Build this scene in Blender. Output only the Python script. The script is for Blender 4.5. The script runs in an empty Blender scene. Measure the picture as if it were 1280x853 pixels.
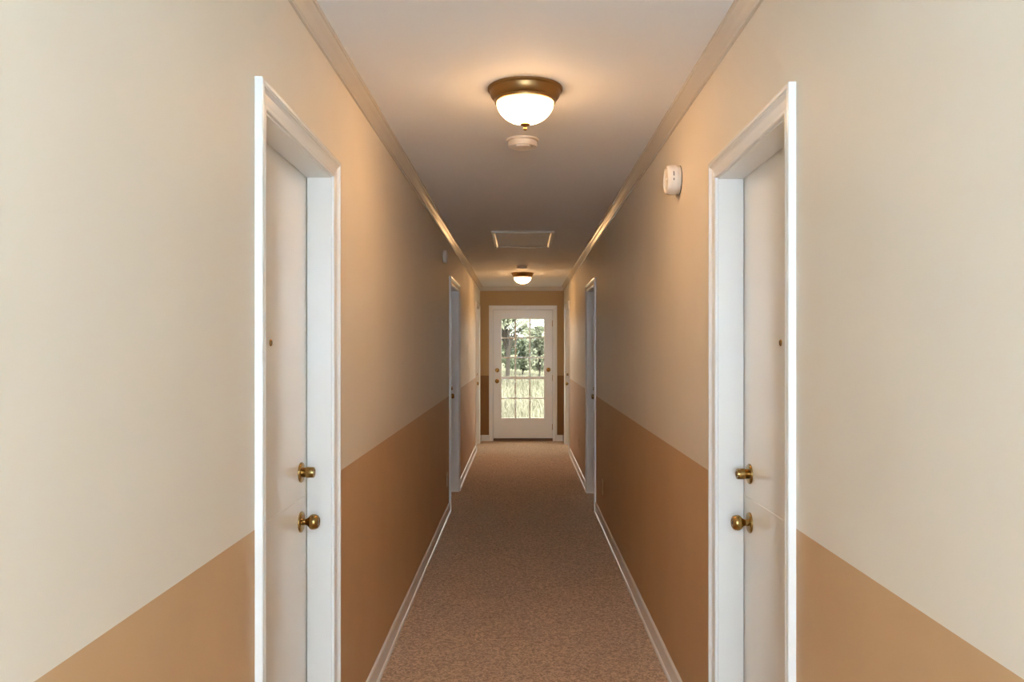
import bpy, bmesh, math, random
from mathutils import Vector, Matrix
C = bpy.context.scene.collection
PI = math.pi

# ------------------------------------------------------------------ dimensions
XL, XR = -0.65, 0.675           # side walls
YB, YE = -1.4, 12.65            # back and end walls
DADO = 1.052
def ceil_z(y): return 2.530 - 0.00845 * (y - 2.23)

# ------------------------------------------------------------------ materials
def lin(r, g, b):
    f = lambda c: (c/255/12.92) if c/255 <= .04045 else ((c/255+.055)/1.055)**2.4
    return (f(r), f(g), f(b), 1)
def mat(name, col, rough=.5, metal=0, spec=.5, coat=0, bump=None, mottling=None):
    m = bpy.data.materials.new(name); m.use_nodes = True
    nt = m.node_tree; b = nt.nodes['Principled BSDF']
    b.inputs['Base Color'].default_value = col
    b.inputs['Roughness'].default_value = rough
    b.inputs['Metallic'].default_value = metal
    b.inputs['Specular IOR Level'].default_value = spec
    if coat:
        b.inputs['Coat Weight'].default_value = coat; b.inputs['Coat Roughness'].default_value = .06
    geo = nt.nodes.new('ShaderNodeNewGeometry')
    if bump:
        sc, strength, dist = bump
        n = nt.nodes.new('ShaderNodeTexNoise'); n.inputs['Scale'].default_value = sc; n.inputs['Detail'].default_value = 4
        nt.links.new(geo.outputs['Position'], n.inputs['Vector'])
        bp = nt.nodes.new('ShaderNodeBump'); bp.inputs['Strength'].default_value = strength; bp.inputs['Distance'].default_value = dist
        nt.links.new(n.outputs['Fac'], bp.inputs['Height']); nt.links.new(bp.outputs['Normal'], b.inputs['Normal'])
    if mottling:
        sc, lo, hi = mottling
        n = nt.nodes.new('ShaderNodeTexNoise'); n.inputs['Scale'].default_value = sc; n.inputs['Detail'].default_value = 3
        nt.links.new(geo.outputs['Position'], n.inputs['Vector'])
        r = nt.nodes.new('ShaderNodeValToRGB')
        r.color_ramp.elements[0].position = .32; r.color_ramp.elements[1].position = .68
        r.color_ramp.elements[0].color = lo; r.color_ramp.elements[1].color = hi
        nt.links.new(n.outputs['Fac'], r.inputs['Fac']); nt.links.new(r.outputs['Color'], b.inputs['Base Color'])
    return m
def scale(c, k): return (c[0]*k, c[1]*k, c[2]*k, 1)

UP = (.70, .637, .535, 1); LO = (.54, .345, .185, 1)
EUP = (.46, .315, .155, 1); ELO = (.25, .135, .052, 1)  # end wall toned darker and more saturated than the side walls
M_eup = mat('ochre_end_wall', EUP, .55, spec=.25, bump=(220, .06, .002), mottling=(3.0, scale(EUP, .985), scale(EUP, 1.015)))
M_elo = mat('brown_end_wall', ELO, .55, spec=.25, bump=(220, .06, .002), mottling=(3.0, scale(ELO, .97), scale(ELO, 1.03)))
M_up = mat('upper_wall_paint', UP, .55, spec=.25, bump=(220, .06, .002), mottling=(3.0, scale(UP, .985), scale(UP, 1.015)))
M_lo = mat('lower_wall_paint', LO, .55, spec=.25, bump=(220, .06, .002), mottling=(3.0, scale(LO, .97), scale(LO, 1.03)))
M_trim = mat('white_trim_paint', (.80, .80, .775, 1), .25, bump=(60, .03, .001))
M_door = mat('white_door_gloss', (.78, .775, .73, 1), .16, bump=(40, .02, .001))
M_crown = mat('cream_crown_paint', (.60, .555, .485, 1), .25)
M_ceil = mat('ceiling_paint', (.80, .815, .83, 1), .75, spec=.25, bump=(160, .10, .002))
M_hatch = mat('hatch_panel_paint', (.88, .90, .90, 1), .6, bump=(260, .12, .002))
M_brass = mat('aged_brass', (.37, .24, .085, 1), .25, metal=1, bump=(30, .03, .001))
M_pan = mat('antique_bronze', (.30, .18, .075, 1), .36, metal=1)
M_plastic = mat('white_plastic', (.71, .66, .59, 1), .35)
M_dark = mat('dark_slot', (.03, .03, .03, 1), .6)
M_wood = mat('dark_threshold_wood', (.13, .062, .022, 1), .5, bump=(25, .2, .002))
M_lens = mat('peephole_lens', (.05, .045, .04, 1), .08)
M_out = mat('ivory_outlet_plastic', (.62, .52, .38, 1), .4)

def carpet():
    m = mat('brown_loop_carpet', (.3, .2, .13, 1), .95, spec=.1)
    nt = m.node_tree; b = nt.nodes['Principled BSDF']; L = nt.links
    geo = nt.nodes.new('ShaderNodeNewGeometry')
    n1 = nt.nodes.new('ShaderNodeTexNoise'); n1.inputs['Scale'].default_value = 62; n1.inputs['Detail'].default_value = 3; n1.inputs['Distortion'].default_value = 1.2
    n2 = nt.nodes.new('ShaderNodeTexNoise'); n2.inputs['Scale'].default_value = 4; n2.inputs['Detail'].default_value = 4
    n3 = nt.nodes.new('ShaderNodeTexVoronoi'); n3.inputs['Scale'].default_value = 170
    for n in (n1, n2, n3): L.new(geo.outputs['Position'], n.inputs['Vector'])
    r1 = nt.nodes.new('ShaderNodeValToRGB'); e = r1.color_ramp.elements
    e[0].position = .38; e[1].position = .62; e[0].color = (.32, .198, .110, 1); e[1].color = (.69, .465, .28, 1)
    r2 = nt.nodes.new('ShaderNodeValToRGB'); e = r2.color_ramp.elements
    e[0].position = .3; e[1].position = .7; e[0].color = (.95, .95, .95, 1); e[1].color = (1.04, 1.04, 1.04, 1)
    mx = nt.nodes.new('ShaderNodeMixRGB'); mx.blend_type = 'MULTIPLY'; mx.inputs['Fac'].default_value = 1
    L.new(n1.outputs['Fac'], r1.inputs['Fac']); L.new(n2.outputs['Fac'], r2.inputs['Fac'])
    L.new(r1.outputs['Color'], mx.inputs['Color1']); L.new(r2.outputs['Color'], mx.inputs['Color2'])
    L.new(mx.outputs['Color'], b.inputs['Base Color'])
    ad = nt.nodes.new('ShaderNodeMath'); ad.operation = 'ADD'
    L.new(n1.outputs['Fac'], ad.inputs[0]); L.new(n3.outputs['Distance'], ad.inputs[1])
    bp = nt.nodes.new('ShaderNodeBump'); bp.inputs['Strength'].default_value = .55; bp.inputs['Distance'].default_value = .008
    L.new(ad.outputs[0], bp.inputs['Height']); L.new(bp.outputs['Normal'], b.inputs['Normal'])
    b.inputs['Sheen Weight'].default_value = .25; b.inputs['Sheen Roughness'].default_value = .5
    return m
M_carpet = carpet()

def bowl_mat():
    m = bpy.data.materials.new('lit_frosted_glass'); m.use_nodes = True
    nt = m.node_tree; b = nt.nodes['Principled BSDF']
    b.inputs['Base Color'].default_value = (.85, .72, .5, 1); b.inputs['Roughness'].default_value = .35
    tc = nt.nodes.new('ShaderNodeTexCoord'); sp = nt.nodes.new('ShaderNodeSeparateXYZ')
    nt.links.new(tc.outputs['Object'], sp.inputs[0])
    mr = nt.nodes.new('ShaderNodeMapRange')            # the bulb sits low in the bowl: the rim glows less
    mr.inputs['From Min'].default_value = -.052; mr.inputs['From Max'].default_value = -.100
    mr.interpolation_type = 'SMOOTHSTEP'; mr.inputs['To Min'].default_value = 1.5; mr.inputs['To Max'].default_value = LAMP
    nt.links.new(sp.outputs['Z'], mr.inputs['Value'])
    b.inputs['Emission Color'].default_value = (1, .56, .24, 1)
    nt.links.new(mr.outputs[0], b.inputs['Emission Strength'])
    return m
LAMP = 65.0
M_bowl = bowl_mat()

def glass_mat():
    m = bpy.data.materials.new('clear_pane_glass'); m.use_nodes = True
    nt = m.node_tree; nt.nodes.clear()
    o = nt.nodes.new('ShaderNodeOutputMaterial'); t = nt.nodes.new('ShaderNodeBsdfTransparent'); g = nt.nodes.new('ShaderNodeBsdfGlossy')
    t.inputs['Color'].default_value = (.96, .98, .97, 1); g.inputs['Roughness'].default_value = .02
    f = nt.nodes.new('ShaderNodeFresnel'); f.inputs['IOR'].default_value = 1.07
    x = nt.nodes.new('ShaderNodeMixShader')
    nt.links.new(f.outputs[0], x.inputs[0]); nt.links.new(t.outputs[0], x.inputs[1]); nt.links.new(g.outputs[0], x.inputs[2])
    nt.links.new(x.outputs[0], o.inputs['Surface'])
    return m
M_glass = glass_mat()

def leaf_mat(name, a, b_, sc):
    m = mat(name, a, .8, spec=.04, mottling=(sc, a, b_))
    m.node_tree.nodes['Principled BSDF'].inputs['Subsurface Weight'].default_value = 0
    return m
M_leaf = leaf_mat('pale_green_leaves', (.13, .145, .105, 1), (.30, .32, .235, 1), 2.2)
M_leafd = leaf_mat('dark_green_leaves', (.085, .105, .07, 1), (.21, .24, .165, 1), 2.0)
M_palm = leaf_mat('silvery_palm_leaves', (.20, .23, .175, 1), (.34, .36, .29, 1), 2.0)
M_bark = mat('grey_bark', (.055, .047, .04, 1), .9, spec=.05, bump=(20, .5, .01))
M_grass = leaf_mat('dry_grass', (.17, .16, .125, 1), (.27, .27, .20, 1), 1.1)
M_lawn = mat('yard_ground', (.3, .3, .18, 1), .95, spec=.03, mottling=(1.1, (.12, .115, .085, 1), (.17, .18, .115, 1)))

# ------------------------------------------------------------------ helpers
def link(name, me, m, parent=None, smooth=False):
    o = bpy.data.objects.new(name, me); C.objects.link(o)
    if m:
        for k in (m if isinstance(m, (list, tuple)) else [m]): me.materials.append(k)
    if parent: o.parent = parent
    if smooth:
        for p in me.polygons: p.use_smooth = True
    return o
def obj(name, bm, m, parent=None, smooth=False, sharp=None):
    bmesh.ops.recalc_face_normals(bm, faces=bm.faces)
    me = bpy.data.meshes.new(name); bm.to_mesh(me); bm.free()
    o = link(name, me, m, parent, smooth)
    if sharp is not None: me.set_sharp_from_angle(angle=sharp)
    return o
def empty(name, loc, rot=(0, 0, 0)):
    o = bpy.data.objects.new(name, None); C.objects.link(o); o.location = loc; o.rotation_euler = rot
    o.empty_display_size = .05
    return o
def tag(o, label=None, cat=None, group=None, kind=None):
    if label: o['label'] = label
    if cat: o['category'] = cat
    if group: o['group'] = group
    if kind: o['kind'] = kind
    return o
def box(bm, x0, x1, y0, y1, z0, z1, mi=0):
    v = [bm.verts.new(p) for p in ((x0,y0,z0),(x1,y0,z0),(x1,y1,z0),(x0,y1,z0),(x0,y0,z1),(x1,y0,z1),(x1,y1,z1),(x0,y1,z1))]
    fs = []
    for q in ((0,3,2,1),(4,5,6,7),(0,1,5,4),(1,2,6,5),(2,3,7,6),(3,0,4,7)):
        f = bm.faces.new([v[i] for i in q]); f.material_index = mi; fs.append(f)
    return v
def bevel(bm, w, seg=2):
    bmesh.ops.bevel(bm, geom=bm.edges[:], offset=w, segments=seg, affect='EDGES', profile=.5)
def lathe(bm, prof, n=48, ax='Z', sgn=1, off=(0,0,0), close=True):
    """prof: (radius, height) pairs, spun about the axis"""
    rings = []
    for r, h in prof:
        ring = []
        for i in range(n):
            a = 2*PI*i/n; c, s = r*math.cos(a), r*math.sin(a)
            p = (c, s, h*sgn) if ax == 'Z' else ((h*sgn, c, s) if ax == 'X' else (c, h*sgn, s))
            ring.append(bm.verts.new((p[0]+off[0], p[1]+off[1], p[2]+off[2])))
        rings.append(ring)
    for A, B in zip(rings, rings[1:]):
        for i in range(n):
            bm.faces.new((A[i], A[(i+1) % n], B[(i+1) % n], B[i]))
    if close:
        bm.faces.new(rings[0]); bm.faces.new(rings[-1][::-1])
def extrude_profile(bm, frames):
    """frames: list of equal-length closed point loops; skin between them and cap"""
    rings = [[bm.verts.new(p) for p in fr] for fr in frames]
    n = len(rings[0])
    for A, B in zip(rings, rings[1:]):
        for i in range(n):
            bm.faces.new((A[i], A[(i+1) % n], B[(i+1) % n], B[i]))
    bm.faces.new(rings[0]); bm.faces.new(rings[-1][::-1])

# ------------------------------------------------------------------ openings
# side, y0, y1 (clear opening), top z of opening at its middle, slope of the head, depth of slab face
CW, RV = .062, .005
DOORS = {
    'near_left':   (-1, 2.019, 2.736, 2.084, -.020, .085),
    'near_right':  ( 1, 2.031, 2.742, 2.078, -.012, .090),
    'mid_left':    (-1, 7.275, 8.235, 2.066, 0, .095),
    'mid_right':   ( 1, 7.270, 8.150, 2.054, 0, .095),
    'far_left':    (-1, 11.46, 12.27, 2.072, 0, .06),
    'far_right':   ( 1, 11.14, 12.20, 2.060, 0, .06),
}
JT = .02
HOLES = {-1: [], 1: []}
for k, (s, y0, y1, zt, sl, dp) in DOORS.items(): HOLES[s].append((y0-JT, y1+JT, zt+JT))
for s in HOLES: HOLES[s].sort()

# ------------------------------------------------------------------ shell
def side_wall(name, s):
    X = XL if s < 0 else XR
    bm = bmesh.new()
    xa, xb = sorted((X, X + s*.16))
    ytop = 2.75
    def col(a, b, z0=0):
        if z0 < DADO:
            box(bm, xa, xb, a, b, -.05, DADO, 1); box(bm, xa, xb, a, b, DADO, ytop, 0)
        else: box(bm, xa, xb, a, b, z0, ytop, 0)
    y = YB - .16
    for a, b, z in HOLES[s]:
        col(y, a); col(a, b, z); y = b
    col(y, YE + .18)
    return obj(name, bm, [M_up, M_lo])
wl = tag(side_wall('wall_left', -1), 'two-tone left corridor wall, cream above and tan below, with three doorways', 'wall', kind='structure')
wr = tag(side_wall('wall_right', 1), 'two-tone right corridor wall, cream above and tan below, carrying the round white alarm', 'wall', kind='structure')

# end wall with the glazed door
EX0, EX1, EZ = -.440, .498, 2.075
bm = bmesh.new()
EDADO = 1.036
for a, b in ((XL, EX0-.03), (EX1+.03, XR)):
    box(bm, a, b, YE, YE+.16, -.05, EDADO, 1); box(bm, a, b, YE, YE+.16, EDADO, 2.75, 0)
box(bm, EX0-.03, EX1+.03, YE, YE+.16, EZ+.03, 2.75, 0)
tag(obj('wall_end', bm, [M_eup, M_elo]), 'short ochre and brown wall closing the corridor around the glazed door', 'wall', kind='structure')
bm = bmesh.new()
box(bm, XL, XR, YB-.16, YB, -.05, DADO, 1); box(bm, XL, XR, YB-.16, YB, DADO, 2.75, 0)
tag(obj('wall_back', bm, [M_up, M_lo]), 'two-tone wall behind the viewer', 'wall', kind='structure')

bm = bmesh.new()
ya, yb = YB-.3, YE+.16
for x in (0,):
    v = [(-.9, ya, ceil_z(ya)), (.9, ya, ceil_z(ya)), (.9, yb, ceil_z(yb)), (-.9, yb, ceil_z(yb))]
    lo = [bm.verts.new(p) for p in v]; hi = [bm.verts.new((p[0], p[1], 2.8)) for p in v]
    bm.faces.new(lo); bm.faces.new(hi[::-1])
    for i in range(4): bm.faces.new((lo[i], lo[(i+1) % 4], hi[(i+1) % 4], hi[i]))
tag(obj('ceiling', bm, M_ceil), 'long off-white painted corridor ceiling', 'ceiling', kind='structure')
bm = bmesh.new()
box(bm, -.9, .9, ya, YE+.06, -.12, 0)
tag(obj('floor', bm, M_carpet), 'brown loop carpet running the length of the corridor', 'floor', kind='structure')

# crown molding: one run down the left, across the end, back along the right
crown = [(0, .066), (.008, .066), (.0105, .0645), (.011, .061), (.0105, .057), (.0085, .0555), (.0095, .052), (.014, .045), (.021, .034), (.029, .024), (.034, .0165), (.0355, .0125), (.040, .0115), (.042, .0095), (.042, -.004), (0, -.004)]
bm = bmesh.new()
frs = [[(XL+d, YB, ceil_z(YB)-h) for d, h in crown],
       [(XL+d, YE-d, ceil_z(YE)-h) for d, h in crown],
       [(XR-d, YE-d, ceil_z(YE)-h) for d, h in crown],
       [(XR-d, YB, ceil_z(YB)-h) for d, h in crown]]
extrude_profile(bm, frs)
tag(obj('trim_1', bm, M_crown), 'cream crown molding running round the top of the walls', 'molding', kind='structure')

# baseboards
bprof = [(0, .096), (.004, .096), (.009, .090), (.0105, .082), (.011, .020), (.0155, .018), (.018, .011), (.018, 0), (0, 0)]
def baseboard(name, s, label):
    X = XL if s < 0 else XR
    bm = bmesh.new(); y = YB
    spans = []
    for k, (ss, y0, y1, *_r) in sorted(DOORS.items(), key=lambda t: t[1][1]):
        if ss != s: continue
        spans.append((y, y0-RV-CW)); y = y1+RV+CW
    spans.append((y, YE))
    for a, b in spans:
        if b-a < .02: continue
        extrude_profile(bm, [[(X-s*d, a, h) for d, h in bprof], [(X-s*d, b, h) for d, h in bprof]])
    return tag(obj(name, bm, M_trim), label, 'baseboard', kind='structure')
baseboard('baseboard_left', -1, 'white baseboard with shoe molding along the left wall')
baseboard('baseboard_right', 1, 'white baseboard with shoe molding along the right wall')
ECW = .064
bm = bmesh.new()
for a, b in ((XL+.018, EX0-.006-ECW), (EX1+.006+ECW, XR-.018)):
    extrude_profile(bm, [[(a, YE-d, h) for d, h in bprof], [(b, YE-d, h) for d, h in bprof]])
tag(obj('baseboard_end', bm, M_trim), 'short white baseboards either side of the glazed door', 'baseboard', kind='structure')

# ------------------------------------------------------------------ door frames and doors
def casing_prof(w):
    k = w/.065
    return [(0, 0), (0, .008), (.003*k, .0100), (.010*k, .0100), (.0125*k, .0078), (.018*k, .0090), (.036*k, .0115), (.043*k, .0150), (.047*k, .0188), (.0505*k, .0172), (.053*k, .0195), (.062*k, .0195), (.065*k, .0175), (.065*k, 0)]
def casing(bm, P, a0, a1, zt, w, sl=0):
    """P maps (along, height, out of wall) to a point; a0..a1 clear opening"""
    am = (a0+a1)/2
    prof = casing_prof(w)
    sh = lambda a, z: z + sl*(a-am)
    fr = []
    fr.append([P(a0-RV-u, 0, v) for u, v in prof])
    fr.append([P(a0-RV-u, sh(a0-RV-u, zt+RV+u), v) for u, v in prof])
    fr.append([P(a1+RV+u, sh(a1+RV+u, zt+RV+u), v) for u, v in prof])
    fr.append([P(a1+RV+u, 0, v) for u, v in prof])
    extrude_profile(bm, fr)
def jamb(bm, P, a0, a1, zt, dp, t, sl=0):
    am = (a0+a1)/2; e = .0004
    sh = lambda a, z: z + sl*(a-am)
    loop = lambda v: [P(a0-t+e, 0, v), P(a0-t+e, sh(a0, zt)+t-e, v), P(a1+t-e, sh(a1, zt)+t-e, v), P(a1+t-e, 0, v), P(a1, 0, v), P(a1, sh(a1, zt), v), P(a0, sh(a0, zt), v), P(a0, 0, v)]
    A = [bm.verts.new(p) for p in loop(-.0)]; B = [bm.verts.new(p) for p in loop(-dp)]
    n = 8
    for i in range(n): bm.faces.new((A[i], A[(i+1) % n], B[(i+1) % n], B[i]))
    for q in ((0,1,6,7),(1,2,5,6),(2,3,4,5)):
        bm.faces.new([A[i] for i in q]); bm.faces.new([B[i] for i in q][::-1])

def knob(parent, loc, s, label=None):
    """door knob pointing along -s (towards the corridor); mesh origin on the door face"""
    bm = bmesh.new()
    lathe(bm, [(.0115, .006), (.0105, .016), (.0115, .021), (.0150, .026), (.0212, .031), (.0248, .037), (.0256, .043), (.0245, .051), (.0215, .057), (.0165, .0605), (.0150, .0605), (.0140, .0590), (.008, .0588)], ax='X', sgn=-s)
    k = obj('knob', bm, M_brass, parent, smooth=True, sharp=.7); k.location = loc
    bm = bmesh.new()
    lathe(bm, [(.0345, 0), (.0348, .003), (.0330, .0058), (.0250, .0075), (.0120, .0082)], ax='X', sgn=-s)
    obj('rosette', bm, M_brass, k, smooth=True, sharp=.9)
    bm = bmesh.new(); box(bm, min(-s*.0585, -s*.0597), max(-s*.0585, -s*.0597), -.0012, .0012, -.005, .005)
    obj('keyhole', bm, M_dark, k)
def deadbolt(parent, loc, s):
    bm = bmesh.new()
    lathe(bm, [(.0160, .006), (.0160, .016), (.0172, .018), (.0180, .023), (.0180, .041), (.0166, .045), (.0105, .0458), (.0090, .0440)], ax='X', sgn=-s)
    k = obj('deadbolt', bm, M_brass, parent, smooth=True, sharp=.7); k.location = loc
    bm = bmesh.new()
    lathe(bm, [(.0335, 0), (.0338, .003), (.0320, .006), (.0240, .0078), (.0150, .0082)], ax='X', sgn=-s)
    obj('rosette', bm, M_brass, k, smooth=True, sharp=.9)
def peephole(parent, loc, s):
    bm = bmesh.new()
    lathe(bm, [(.0100, 0), (.0102, .002), (.0085, .0036), (.0055, .0040), (.0052, .0025)], n=24, ax='X', sgn=-s)
    k = obj('peephole', bm, M_brass, parent, smooth=True, sharp=.7); k.location = loc
    bm = bmesh.new(); lathe(bm, [(.0051, .0008), (.0040, .0030), (.0015, .0036)], n=20, ax='X', sgn=-s)
    obj('lens', bm, M_lens, k, smooth=True)

DL = {
 'near_left': ('nearest white door on the left, recessed, with brass knob, deadbolt and peephole', 'white molded casing around the nearest left doorway'),
 'near_right': ('nearest white door on the right, recessed, with brass knob, deadbolt and peephole', 'white molded casing around the nearest right doorway'),
 'mid_left': ('white door halfway down the left wall, mostly hidden in its deep frame', 'white molded casing around the middle doorway of the left wall'),
 'mid_right': ('white door halfway down the right wall, mostly hidden in its deep frame', 'white molded casing around the middle doorway of the right wall'),
 'far_left': ('last door on the left wall, beside the glazed end door', 'white molded casing around the last left doorway before the end wall'),
 'far_right': ('last door on the right wall, beside the glazed end door', 'white molded casing around the last right doorway before the end wall'),
}
for n, (k, (s, y0, y1, zt, sl, dp)) in enumerate(DOORS.items(), 1):
    X = XL if s < 0 else XR
    P = lambda a, z, v: (X - s*v, a, z)
    bm = bmesh.new(); casing(bm, P, y0, y1, zt, CW, sl)
    cs = tag(obj('trim_%d' % (n+1), bm, M_trim), DL[k][1], 'door casing', kind='structure')
    bm = bmesh.new(); jamb(bm, P, y0, y1, zt, dp-.003, JT, sl)
    obj('jamb', bm, M_trim, cs)
    # the slab
    xf = X + s*dp
    bm = bmesh.new()
    xa, xb = sorted((xf, xf + s*.042))
    zh = zt + JT - .002 if sl == 0 else zt + JT + .004
    box(bm, xa, xb, y0-JT+.0005, y1+JT-.0005, .012, zh)
    d = tag(obj('door_%d' % n, bm, M_door), DL[k][0], 'door', kind='structure')
    xs = xf
    yk = y1 - .069
    if k.startswith('near'):
        # thin seam line across the slab at lock height
        bm = bmesh.new(); xa, xb = sorted((xf, xf - s*.0016)); box(bm, xa, xb, y0, y1-.004, .9885, .9915)
        obj('seam_strip', bm, M_door, d)
        peephole(d, (xf, 2.345 if s < 0 else 2.356, 1.510), s)
        knob(d, (xf, yk, .914 if s < 0 else .910), s); deadbolt(d, (xf, yk, 1.079 if s < 0 else 1.073), s)
    else:
        knob(d, (xf, yk, .99 if k.startswith('mid') else .93), s); deadbolt(d, (xf, yk, 1.07), s)

# ---- the glazed end door
PE = lambda a, z, v: (a, YE - v, z)
bm = bmesh.new(); casing(bm, PE, EX0, EX1, EZ, ECW)
cs = tag(obj('trim_8', bm, M_trim), 'white molded casing around the glazed door at the corridor end', 'door casing', kind='structure')
bm = bmesh.new(); jamb(bm, PE, EX0, EX1, EZ, .155, .0296)
obj('jamb', bm, M_trim, cs)
bm = bmesh.new()
for a, b in ((EX0+.0002, EX0+.014), (EX1-.014, EX1-.0002)): box(bm, a, b, YE+.0755, YE+.11, .030, EZ-.0002)
box(bm, EX0+.014, EX1-.014, YE+.0755, YE+.11, EZ-.014, EZ-.0002); box(bm, EX0+.014, EX1-.014, YE+.0755, YE+.11, .030, .056)
obj('door_stop', bm, M_trim, cs)
bm = bmesh.new(); box(bm, EX0, EX1, YE+.002, YE+.15, -.03, .034); bevel(bm, .004)
tag(obj('trim_9', bm, M_wood), 'dark wooden threshold under the glazed end door', 'threshold', kind='structure')

cx0 = [626.9, 645.2, 663.2]; cx1 = [643.3, 661.4, 680.1]
cols = [((a-651.5)/79.05, (b-651.5)/79.05) for a, b in zip(cx0, cx1)]
ry0 = [398.7, 423.4, 448.1, 474.4, 499.1]; ry1 = [421.8, 446.3, 471.0, 497.5, 523.0]
rows = [(1.5-(b-433)/79.05, 1.5-(a-433)/79.05) for a, b in zip(ry0, ry1)]
GX0, GX1, GZ0, GZ1 = cols[0][0], cols[2][1], rows[-1][0], rows[0][1]
DF, DB = YE+.030, YE+.074                        # slab faces
bm = bmesh.new(); g = .006
box(bm, EX0+g, GX0, DF, DB, .046, EZ-g); box(bm, GX1, EX1-g, DF, DB, .046, EZ-g)
box(bm, GX0, GX1, DF, DB, .046, GZ0); box(bm, GX0, GX1, DF, DB, GZ1, EZ-g)
ed = tag(obj('door_7', bm, M_trim), 'white glazed door with fifteen panes at the end of the corridor', 'door', kind='structure')
bm = bmesh.new()
def bead(bm, a0, a1, z0, z1, w, y0, y1):
    box(bm, a0-w, a0, y0, y1, z0-w, z1+w); box(bm, a1, a1+w, y0, y1, z0-w, z1+w)
    box(bm, a0, a1, y0, y1, z0-w, z0); box(bm, a0, a1, y0, y1, z1, z1+w)
bead(bm, GX0-.002, GX1+.002, GZ0-.002, GZ1+.002, .018, DF-.008, DF+.003); bevel(bm, .003, 1)
obj('glazing_bead', bm, M_trim, ed)
bm = bmesh.new()
for i in range(2): box(bm, cols[i][1], cols[i+1][0], DF+.004, DB-.004, GZ0, GZ1)
for i in range(4):
    for c in cols: box(bm, c[0], c[1], DF+.006, DB-.006, rows[i+1][1], rows[i][0])
obj('muntin_grid', bm, M_trim, ed)
bm = bmesh.new()
for c in cols:
    for r in rows: box(bm, c[0]-.0005, c[1]+.0005, DF+.021, DF+.0225, r[0]-.0005, r[1]+.0005)
obj('glass_pane', bm, M_glass, ed)
def end_hw(name, x, z, prof, m=M_brass):
    bm = bmesh.new(); lathe(bm, prof, n=28, ax='Y', sgn=-1)
    o = obj(name, bm, m, ed, smooth=True, sharp=.8); o.location = (x, DF, z); return o
kx = (621.2-651.5)/79.05
end_hw('knob', kx, .945, [(.0345, 0), (.0345, .004), (.024, .008), (.0115, .010), (.0105, .018), (.016, .026), (.0245, .036), (.0256, .044), (.022, .056), (.014, .060)])
end_hw('deadbolt', kx+.003, 1.118, [(.034, 0), (.034, .004), (.026, .009), (.015, .010), (.015, .014), (.010, .016)])
end_hw('deadbolt', (685.7-651.5)/79.05, 1.127, [(.034, 0), (.034, .004), (.026, .009), (.015, .010), (.015, .014), (.010, .016)])
for z in (.22, 1.0, 1.86):
    bm = bmesh.new(); lathe(bm, [(.006, -.048), (.0075, -.046), (.0075, .046), (.006, .048)], n=16)
    h = obj('hinge', bm, M_brass, ed, smooth=True, sharp=.8); h.location = (EX1-.001, DF-.006, z)

# ------------------------------------------------------------------ fittings
def on_ceiling(x, y): return (x, y, ceil_z(y))
TILT = math.atan(-.00845)
def ceiling_light(x, y, label):
    t = empty('ceiling_light', on_ceiling(x, y), (TILT, 0, 0)); tag(t, label, 'ceiling light', 'flush ceiling lights along the corridor')
    bm = bmesh.new()
    lathe(bm, [(.1485, .0015), (.1485, -.006), (.1455, -.010), (.1415, -.0115), (.1395, -.016), (.1385, -.022), (.1345, -.033), (.1275, -.042), (.1215, -.046), (.1225, -.050), (.1205, -.056), (.1165, -.057), (.1145, -.052), (.1145, -.0005)], n=72)
    obj('pan', bm, M_pan, t, smooth=True, sharp=.6)
    bm = bmesh.new()
    pr = []
    for i in range(13):
        a = i/12*PI/2
        pr.append((max(.1138*math.cos(a), .004), -.052 - .088*math.sin(a)**1.0))
    lathe(bm, pr, n=72)
    obj('glass_bowl', bm, M_bowl, t, smooth=True, sharp=1.3)
    bm = bmesh.new()
    lathe(bm, [(.004, -.137), (.020, -.1395), (.0205, -.1425), (.015, -.147), (.006, -.150), (.0045, -.153), (.0075, -.155), (.0085, -.159), (.0075, -.163), (.003, -.166)], n=32)
    obj('finial', bm, M_pan, t, smooth=True, sharp=1.0)
ceiling_light(.0156, 3.176, 'large lit flush ceiling light with bronze rim, nearest the viewer')
ceiling_light(.018, 10.5, 'small distant lit flush ceiling light with bronze rim, before the end door')

def ceiling_detector(x, y, label, r=.079):
    t = empty('smoke_detector', on_ceiling(x, y), (TILT, 0, 0)); tag(t, label, 'smoke detector', 'smoke detectors on the ceiling')
    k = r/.079
    bm = bmesh.new(); lathe(bm, [(.079*k, .001), (.079*k, -.006), (.077*k, -.009), (.060*k, -.009)], n=56)
    obj('base_plate', bm, M_plastic, t, smooth=True, sharp=.6)
    bm = bmesh.new(); lathe(bm, [(.066*k, -.0085), (.066*k, -.0125), (.0715*k, -.0135), (.0715*k, -.032), (.0695*k, -.0365), (.064*k, -.039), (.045*k, -.041), (.020*k, -.042)], n=56)
    obj('body', bm, M_plastic, t, smooth=True, sharp=.6)
    bm = bmesh.new(); box(bm, -.030, .034, -.058, -.020, -.046, -.0392); bevel(bm, .003)
    obj('test_button', bm, M_plastic, t)
    bm = bmesh.new(); lathe(bm, [(.003, -.0385), (.003, -.041), (.001, -.042)], n=12, off=(.045, -.03, 0))
    obj('indicator', bm, M_dark, t)
ceiling_detector(.0070, 3.93, 'round white smoke detector on the ceiling just beyond the large light')
ceiling_detector(.012, 9.6, 'small distant white smoke detector on the ceiling beside the far light', .070)

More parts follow.
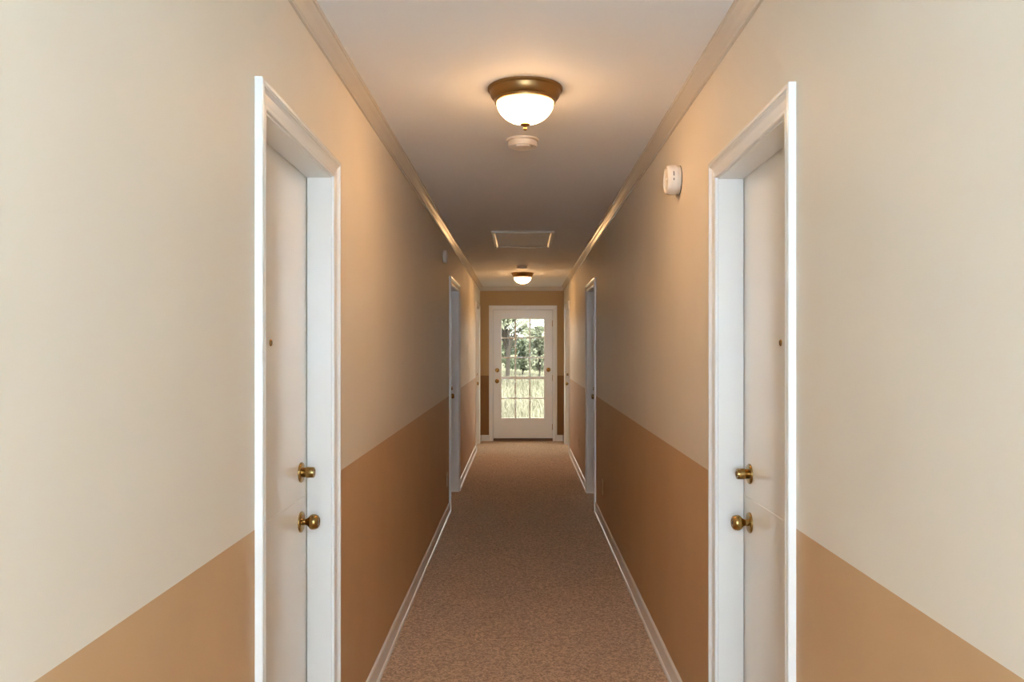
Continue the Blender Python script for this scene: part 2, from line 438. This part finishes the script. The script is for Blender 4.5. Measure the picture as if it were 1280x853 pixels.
# wall alarms
def wall_alarm(name, X, s, y, z, r, depth, label, slots=True):
    t = empty(name, (X, y, z)); tag(t, label, 'alarm')
    k = r/.0625; q = depth/.059
    bm = bmesh.new(); lathe(bm, [(.0560*k, .003*q), (.0600*k, .0034*q), (.0610*k, .007*q), (.0575*k, .009*q), (.0575*k, .016*q)], n=56, ax='X', sgn=-s)
    obj('mounting_base', bm, M_plastic, t, smooth=True, sharp=.6)
    bm = bmesh.new(); lathe(bm, [(.0585*k, -.0005), (.0600*k, .0005), (.0600*k, .0030*q), (.0585*k, .0035*q)], n=56, ax='X', sgn=-s)
    obj('shadow_gap_ring', bm, M_dark, t, smooth=True, sharp=.6)  # dark ring added as the shade in the gap behind the base
    bm = bmesh.new(); lathe(bm, [(.0590*k, .0155*q), (.0625*k, .018*q), (.0625*k, .040*q), (.0605*k, .051*q), (.0560*k, .0575*q), (.0520*k, .059*q), (.0485*k, .0530*q), (.030*k, .0522*q), (.008*k, .0530*q)], n=56, ax='X', sgn=-s)
    obj('body', bm, M_plastic, t, smooth=True, sharp=.5)
    bm = bmesh.new(); lathe(bm, [(.008*k, .0522*q), (.008*k, .0560*q), (.006*k, .0570*q)], n=24, ax='X', sgn=-s)
    obj('test_button', bm, M_plastic, t, smooth=True, sharp=.6)
    if slots:
        for a0, a1 in ((.10, .42), (-.20, -.05)):
            bm = bmesh.new()
            pts = [(a0+(a1-a0)*i/6) for i in range(7)]
            outer = []
            for xx in (.034, .0375):
                for rr in (.0610, .0642):
                    outer.append([bm.verts.new((-s*xx, -rr*math.cos(a), rr*math.sin(a))) for a in pts])
            A, B, D, E = outer       # A in-low, B out-low, D in-high, E out-high
            for i in range(6):
                bm.faces.new((B[i], B[i+1], E[i+1], E[i])); bm.faces.new((A[i], A[i+1], D[i+1], D[i]))
                bm.faces.new((A[i], A[i+1], B[i+1], B[i])); bm.faces.new((D[i], D[i+1], E[i+1], E[i]))
            for i in (0, 6): bm.faces.new((A[i], B[i], E[i], D[i]))
            obj('vent_slot', bm, M_dark, t)
    return t
wall_alarm('wall_alarm', XR, 1, 3.41, 2.208, .0635, .060, 'round white alarm with dark side slots high on the right wall')
wall_alarm('wall_alarm', XL, -1, 6.66, 2.247, .052, .034, 'small white round alarm high on the left wall before the middle door', False)

# attic hatch
yh0, yh1, xh0, xh1 = 6.87, 7.86, -.256, .284
t = empty('attic_hatch', on_ceiling((xh0+xh1)/2, (yh0+yh1)/2), (TILT, 0, 0))
tag(t, 'flat rectangular attic hatch set in the ceiling between the two lights', 'hatch')
hx, hy = (xh1-xh0)/2, (yh1-yh0)/2
bm = bmesh.new()
def ring(prof):
    frs = []
    for sx, sy in ((-1,-1),(1,-1),(1,1),(-1,1)):
        frs.append([bm.verts.new((sx*(hx-u), sy*(hy-u), -v)) for u, v in prof])
    n = len(prof)
    for j in range(4):
        A, B = frs[j], frs[(j+1) % 4]
        for i in range(n): bm.faces.new((A[i], A[(i+1) % n], B[(i+1) % n], B[i]))
ring([(0, -.002), (0, .014), (.006, .018), (.022, .018), (.030, .012), (.034, .004), (.034, -.002)])
obj('frame', bm, M_crown, t)
bm = bmesh.new(); box(bm, -hx+.033, hx-.033, -hy+.033, hy-.033, -.006, .003)
obj('panel', bm, M_hatch, t)

# outlets
def outlet(X, s, y, z, label, mt):
    t = empty('wall_outlet', (X, y, z)); tag(t, label, 'outlet', 'electrical outlets low on the walls')
    bm = bmesh.new(); xa, xb = sorted((-s*.006, 0)); box(bm, xa, xb, -.036, .036, -.060, .060); bevel(bm, .0025)
    obj('cover_plate', bm, mt, t)
    for dz in (-.020, .020):
        bm = bmesh.new(); lathe(bm, [(.0165, .005), (.0165, .0072), (.015, .0078)], n=24, ax='X', sgn=-s, off=(0, 0, dz))
        r = obj('receptacle', bm, mt, t)
        bm = bmesh.new()
        xa, xb = sorted((-s*.0075, -s*.0081))
        for dy in (-.0062, .0062): box(bm, xa, xb, dy-.001, dy+.001, dz-.002, dz+.006)
        obj('slot', bm, M_dark, r)
outlet(XL, -1, 6.985, .335, 'slim outlet plate low on the left wall beside the middle doorway', M_out)
outlet(XR, 1, 6.62, .335, 'outlet plate low on the right wall before the middle doorway', M_lo)
outlet(XR, 1, 9.32, .375, 'faint outlet plate low on the right wall beyond the middle doorway', M_lo)

# ------------------------------------------------------------------ the yard beyond the glass
random.seed(7)
def ground_z(y): return -.10 + max(0, y-14)*.05 if y < 60 else 2.2
bm = bmesh.new()
ys = [YE+.18, 14, 18, 24, 30, 40, 60, 90]
rows_ = [[bm.verts.new((x, y, ground_z(y))) for x in (-40, -8, 0, 8, 40)] for y in ys]
for A, B in zip(rows_, rows_[1:]):
    for i in range(4): bm.faces.new((A[i], A[i+1], B[i+1], B[i]))
tag(obj('yard_ground', bm, M_lawn), 'pale sunlit yard ground seen through the glazed door', 'ground', kind='structure')
def from_lists(name, vs, fs, m, parent=None):
    me = bpy.data.meshes.new(name); me.from_pydata(vs, [], fs); me.update()
    return link(name, me, m, parent)
vs, fs = [], []
wx = lambda px, y: (px-651.5)/1000*y
CLEAR = [(wx(634, 24), 24, .25), (wx(653, 27), 27, .75), (wx(633, 28), 28, .7), (wx(674, 26), 26, .8), (wx(685, 21), 21, .3)]
for i in range(9000):
    y = 13.2 + 15*random.random()**1.3; x = random.uniform(-1.6, 1.9)*(.6 + (y-13)*.06)
    if any(abs(x-px_) < rr and abs(y-py_) < rr for px_, py_, rr in CLEAR): continue
    z = ground_z(y)-.01; h = random.uniform(.12, .34); a = random.uniform(0, PI); w = random.uniform(.006, .014)
    lx, ly = random.gauss(0, .10), random.gauss(0, .10)
    c, s = math.cos(a)*w, math.sin(a)*w; b = len(vs)
    vs += [(x-c, y-s, z), (x+c, y+s, z), (x+lx*.4+c*.7, y+ly*.4+s*.7, z+h*.6), (x+lx*.4-c*.7, y+ly*.4-s*.7, z+h*.6), (x+lx, y+ly, z+h)]
    fs += [(b, b+1, b+2, b+3), (b+3, b+2, b+4)]
tag(from_lists('grass', vs, fs, M_grass), 'tall pale dry grass behind the glazed door', 'grass', kind='stuff')

def tube(vs, fs, pts, rads, n=7):
    rings = []
    for i, p in enumerate(pts):
        p = Vector(p)
        d = (Vector(pts[min(i+1, len(pts)-1)]) - Vector(pts[max(i-1, 0)])).normalized()
        u = d.cross(Vector((0, 1, .1))).normalized() if abs(d.y) < .9 else d.cross(Vector((1, 0, 0))).normalized()
        w = d.cross(u)
        b = len(vs); rings.append(b)
        for k in range(n):
            a = 2*PI*k/n; vs.append(tuple(p + (u*math.cos(a) + w*math.sin(a))*rads[i]))
    for A, B in zip(rings, rings[1:]):
        for k in range(n): fs.append((A+k, A+(k+1) % n, B+(k+1) % n, B+k))
def tree(name, label, cat, x, y, h, crown_r, crown_h, n_clump, n_leaf, leaf, m, seed, trunk_r=.06, clear=.3, group=None):
    rnd = random.Random(seed)
    t = empty(name, (x, y, ground_z(y))); tag(t, label, cat, group)
    tv, tf = [], []; lv, lf = [], []
    top = h*.8
    tube(tv, tf, [(0, 0, -.1), (.05, 0, top*.4), (-.03, .02, top*.75), (.02, 0, top)], [trunk_r, trunk_r*.85, trunk_r*.6, trunk_r*.25])
    for _ in range(n_clump):
        while True:
            p = Vector((rnd.uniform(-1, 1), rnd.uniform(-1, 1), rnd.uniform(-1, 1)))
            if .2 < p.length < 1: break
        c = Vector((p.x*crown_r, p.y*crown_r, h-crown_h/2 + p.z*crown_h/2))
        tube(tv, tf, [(0, 0, max(.1, min(top*.9, c.z*.55))), tuple(c*.55 + Vector((0, 0, c.z*.2))), tuple(c)], [trunk_r*.4, trunk_r*.25, .006], 5)
        for _ in range(n_leaf):
            q = c + Vector((rnd.gauss(0, .17), rnd.gauss(0, .17), rnd.gauss(0, .13)))*crown_r*.8
            d = Vector((rnd.gauss(0, 1), rnd.gauss(0, 1), rnd.gauss(-.3, .7))).normalized()
            s_ = d.cross(Vector((rnd.gauss(0, 1), rnd.gauss(0, 1), rnd.gauss(0, 1)))).normalized()
            L = leaf*rnd.uniform(.7, 1.3); w = L*.24; nrm = d.cross(s_)*w*.35
            b = len(lv)
            lv += [tuple(q), tuple(q+d*L*.45+s_*w+nrm), tuple(q+d*L), tuple(q+d*L*.45-s_*w+nrm), tuple(q+d*L*.5)]
            lf += [(b, b+1, b+4), (b+1, b+2, b+4), (b+2, b+3, b+4), (b+3, b, b+4)]
    from_lists('trunk', tv, tf, M_bark, t); from_lists('foliage', lv, lf, m, t)
    return t
tree('tree', 'grey-green tree with dark trunk behind the left panes of the door', 'tree', wx(634, 24), 24, 3.4, .75, 2.2, 34, 70, .16, M_leaf, 1, .07, group='trees beyond the door')
tree('shrub', 'dense dark shrub behind the middle panes of the door', 'shrub', wx(653, 27), 27, 1.30, .45, 1.2, 26, 90, .13, M_leafd, 2, .03, group='shrubs beyond the door')
tree('shrub', 'dark shrub behind the left panes, under the tree', 'shrub', wx(633, 28), 28, 1.25, .42, 1.1, 24, 80, .13, M_leafd, 3, .03, group='shrubs beyond the door')
tree('shrub', 'mid-green shrub behind the right panes of the door', 'shrub', wx(674, 26), 26, 1.75, .48, 1.6, 28, 80, .14, M_leaf, 4, .03, group='shrubs beyond the door')
tree('tree', 'pale leafy tree overhanging behind the top middle pane', 'tree', wx(655, 32), 32, 4.6, .9, 2.4, 30, 60, .17, M_leaf, 5, .06, group='trees beyond the door')
tree('tree', 'background tree standing far left beyond the door glass', 'tree', wx(618, 34), 34, 4.2, 1.0, 3.2, 34, 60, .18, M_leafd, 6, .08, group='trees beyond the door')
tree('tree', 'background tree standing far right beyond the door glass', 'tree', wx(692, 36), 36, 4.4, 1.0, 3.2, 34, 60, .18, M_leafd, 8, .08, group='trees beyond the door')

def palm(x, y, h):
    rnd = random.Random(11)
    t = empty('palm_tree', (x, y, ground_z(y))); tag(t, 'silvery palm with arching fronds behind the top right panes', 'palm')
    v, f = [], []; tube(v, f, [(0, 0, -.1), (.04, 0, h*.5), (0, 0, h)], [.06, .05, .05], 10)
    from_lists('trunk', v, f, M_bark, t)
    for k in range(15):
        a = 2*PI*k/15 + rnd.uniform(-.2, .2); el = rnd.uniform(.2, 1.1); L = rnd.uniform(1.0, 1.45)
        v, f = [], []; pts = []
        for i in range(9):
            u = i/8; r = L*u*math.cos(el*(1-.5*u)); z = h + L*u*math.sin(el) - .75*L*u*u
            pts.append(Vector((r*math.cos(a), r*math.sin(a), z)))
        tube(v, f, [tuple(p) for p in pts], [.014*(1-.8*i/8) for i in range(9)], 5)
        for i in range(1, 33):
            u = i/33*8; j = min(int(u), 7); p = pts[j].lerp(pts[j+1], u-j); d = (pts[j+1]-pts[j]).normalized()
            sd = d.cross(Vector((0, 0, 1))).normalized()
            for sg in (-1, 1):
                ll = .34*math.sin(PI*(.12+.8*i/33)); tip = p + sd*sg*ll + d*ll*.5 + Vector((0, 0, -ll*.35))
                b = len(v); v += [tuple(p-d*.010), tuple(p+d*.010), tuple(p.lerp(tip, .5)+d*.012), tuple(tip), tuple(p.lerp(tip, .5)-d*.012)]
                f += [(b, b+1, b+2, b+4), (b+4, b+2, b+3)]
        from_lists('frond', v, f, M_palm, t)
palm(wx(685, 21), 21, 1.95)

# ------------------------------------------------------------------ light
w = bpy.data.worlds.new('sky'); bpy.context.scene.world = w; w.use_nodes = True
bg = w.node_tree.nodes['Background']; bg.inputs['Color'].default_value = (1, .96, .89, 1); bg.inputs['Strength'].default_value = 7.8
sd = bpy.data.lights.new('sun', 'SUN'); sd.energy = 6; sd.angle = .02; sd.color = (1, .95, .86)
so = bpy.data.objects.new('sun', sd); C.objects.link(so); so.rotation_euler = (math.radians(42), math.radians(24), 0)
# added bluish fill panel behind the viewer; the back wall has no opening
ad = bpy.data.lights.new('rear_fill_panel', 'AREA'); ad.shape = 'RECTANGLE'; ad.size = 1.0; ad.size_y = 1.9; ad.energy = 245; ad.color = (.365, .57, .89); ad.spread = math.radians(120)
ao = bpy.data.objects.new('rear_fill_panel', ad); C.objects.link(ao); ao.location = (.01, YB+.06, 1.35); ao.rotation_euler = (PI/2, 0, PI)

# the photographer's flash, behind and above the camera
fd = bpy.data.lights.new('camera_flash', 'POINT'); fd.energy = 8.5; fd.color = (.62, .80, 1); fd.shadow_soft_size = .15
fo = bpy.data.objects.new('camera_flash', fd); C.objects.link(fo); fo.location = (.02, -.3, 1.85)
cam = bpy.data.cameras.new('camera'); co = bpy.data.objects.new('camera', cam); C.objects.link(co)
co.location = (0, 0, 1.5); co.rotation_euler = (PI/2, 0, 0)
cam.sensor_width = 36; cam.lens = 28.125; cam.shift_x = -11.5/1280; cam.shift_y = 6.5/1280; cam.clip_start = .02
sc = bpy.context.scene
sc.camera = co
sc.view_settings.view_transform = 'Standard'; sc.view_settings.look = 'None'; sc.view_settings.gamma = 1
sc.view_settings.use_curve_mapping = False; sc.view_settings.exposure = 0
sc.cycles.use_denoising = True
sc.cycles.max_bounces = 14; sc.cycles.diffuse_bounces = 9; sc.cycles.glossy_bounces = 6; sc.cycles.transparent_max_bounces = 12
sc.cycles.sample_clamp_indirect = 0
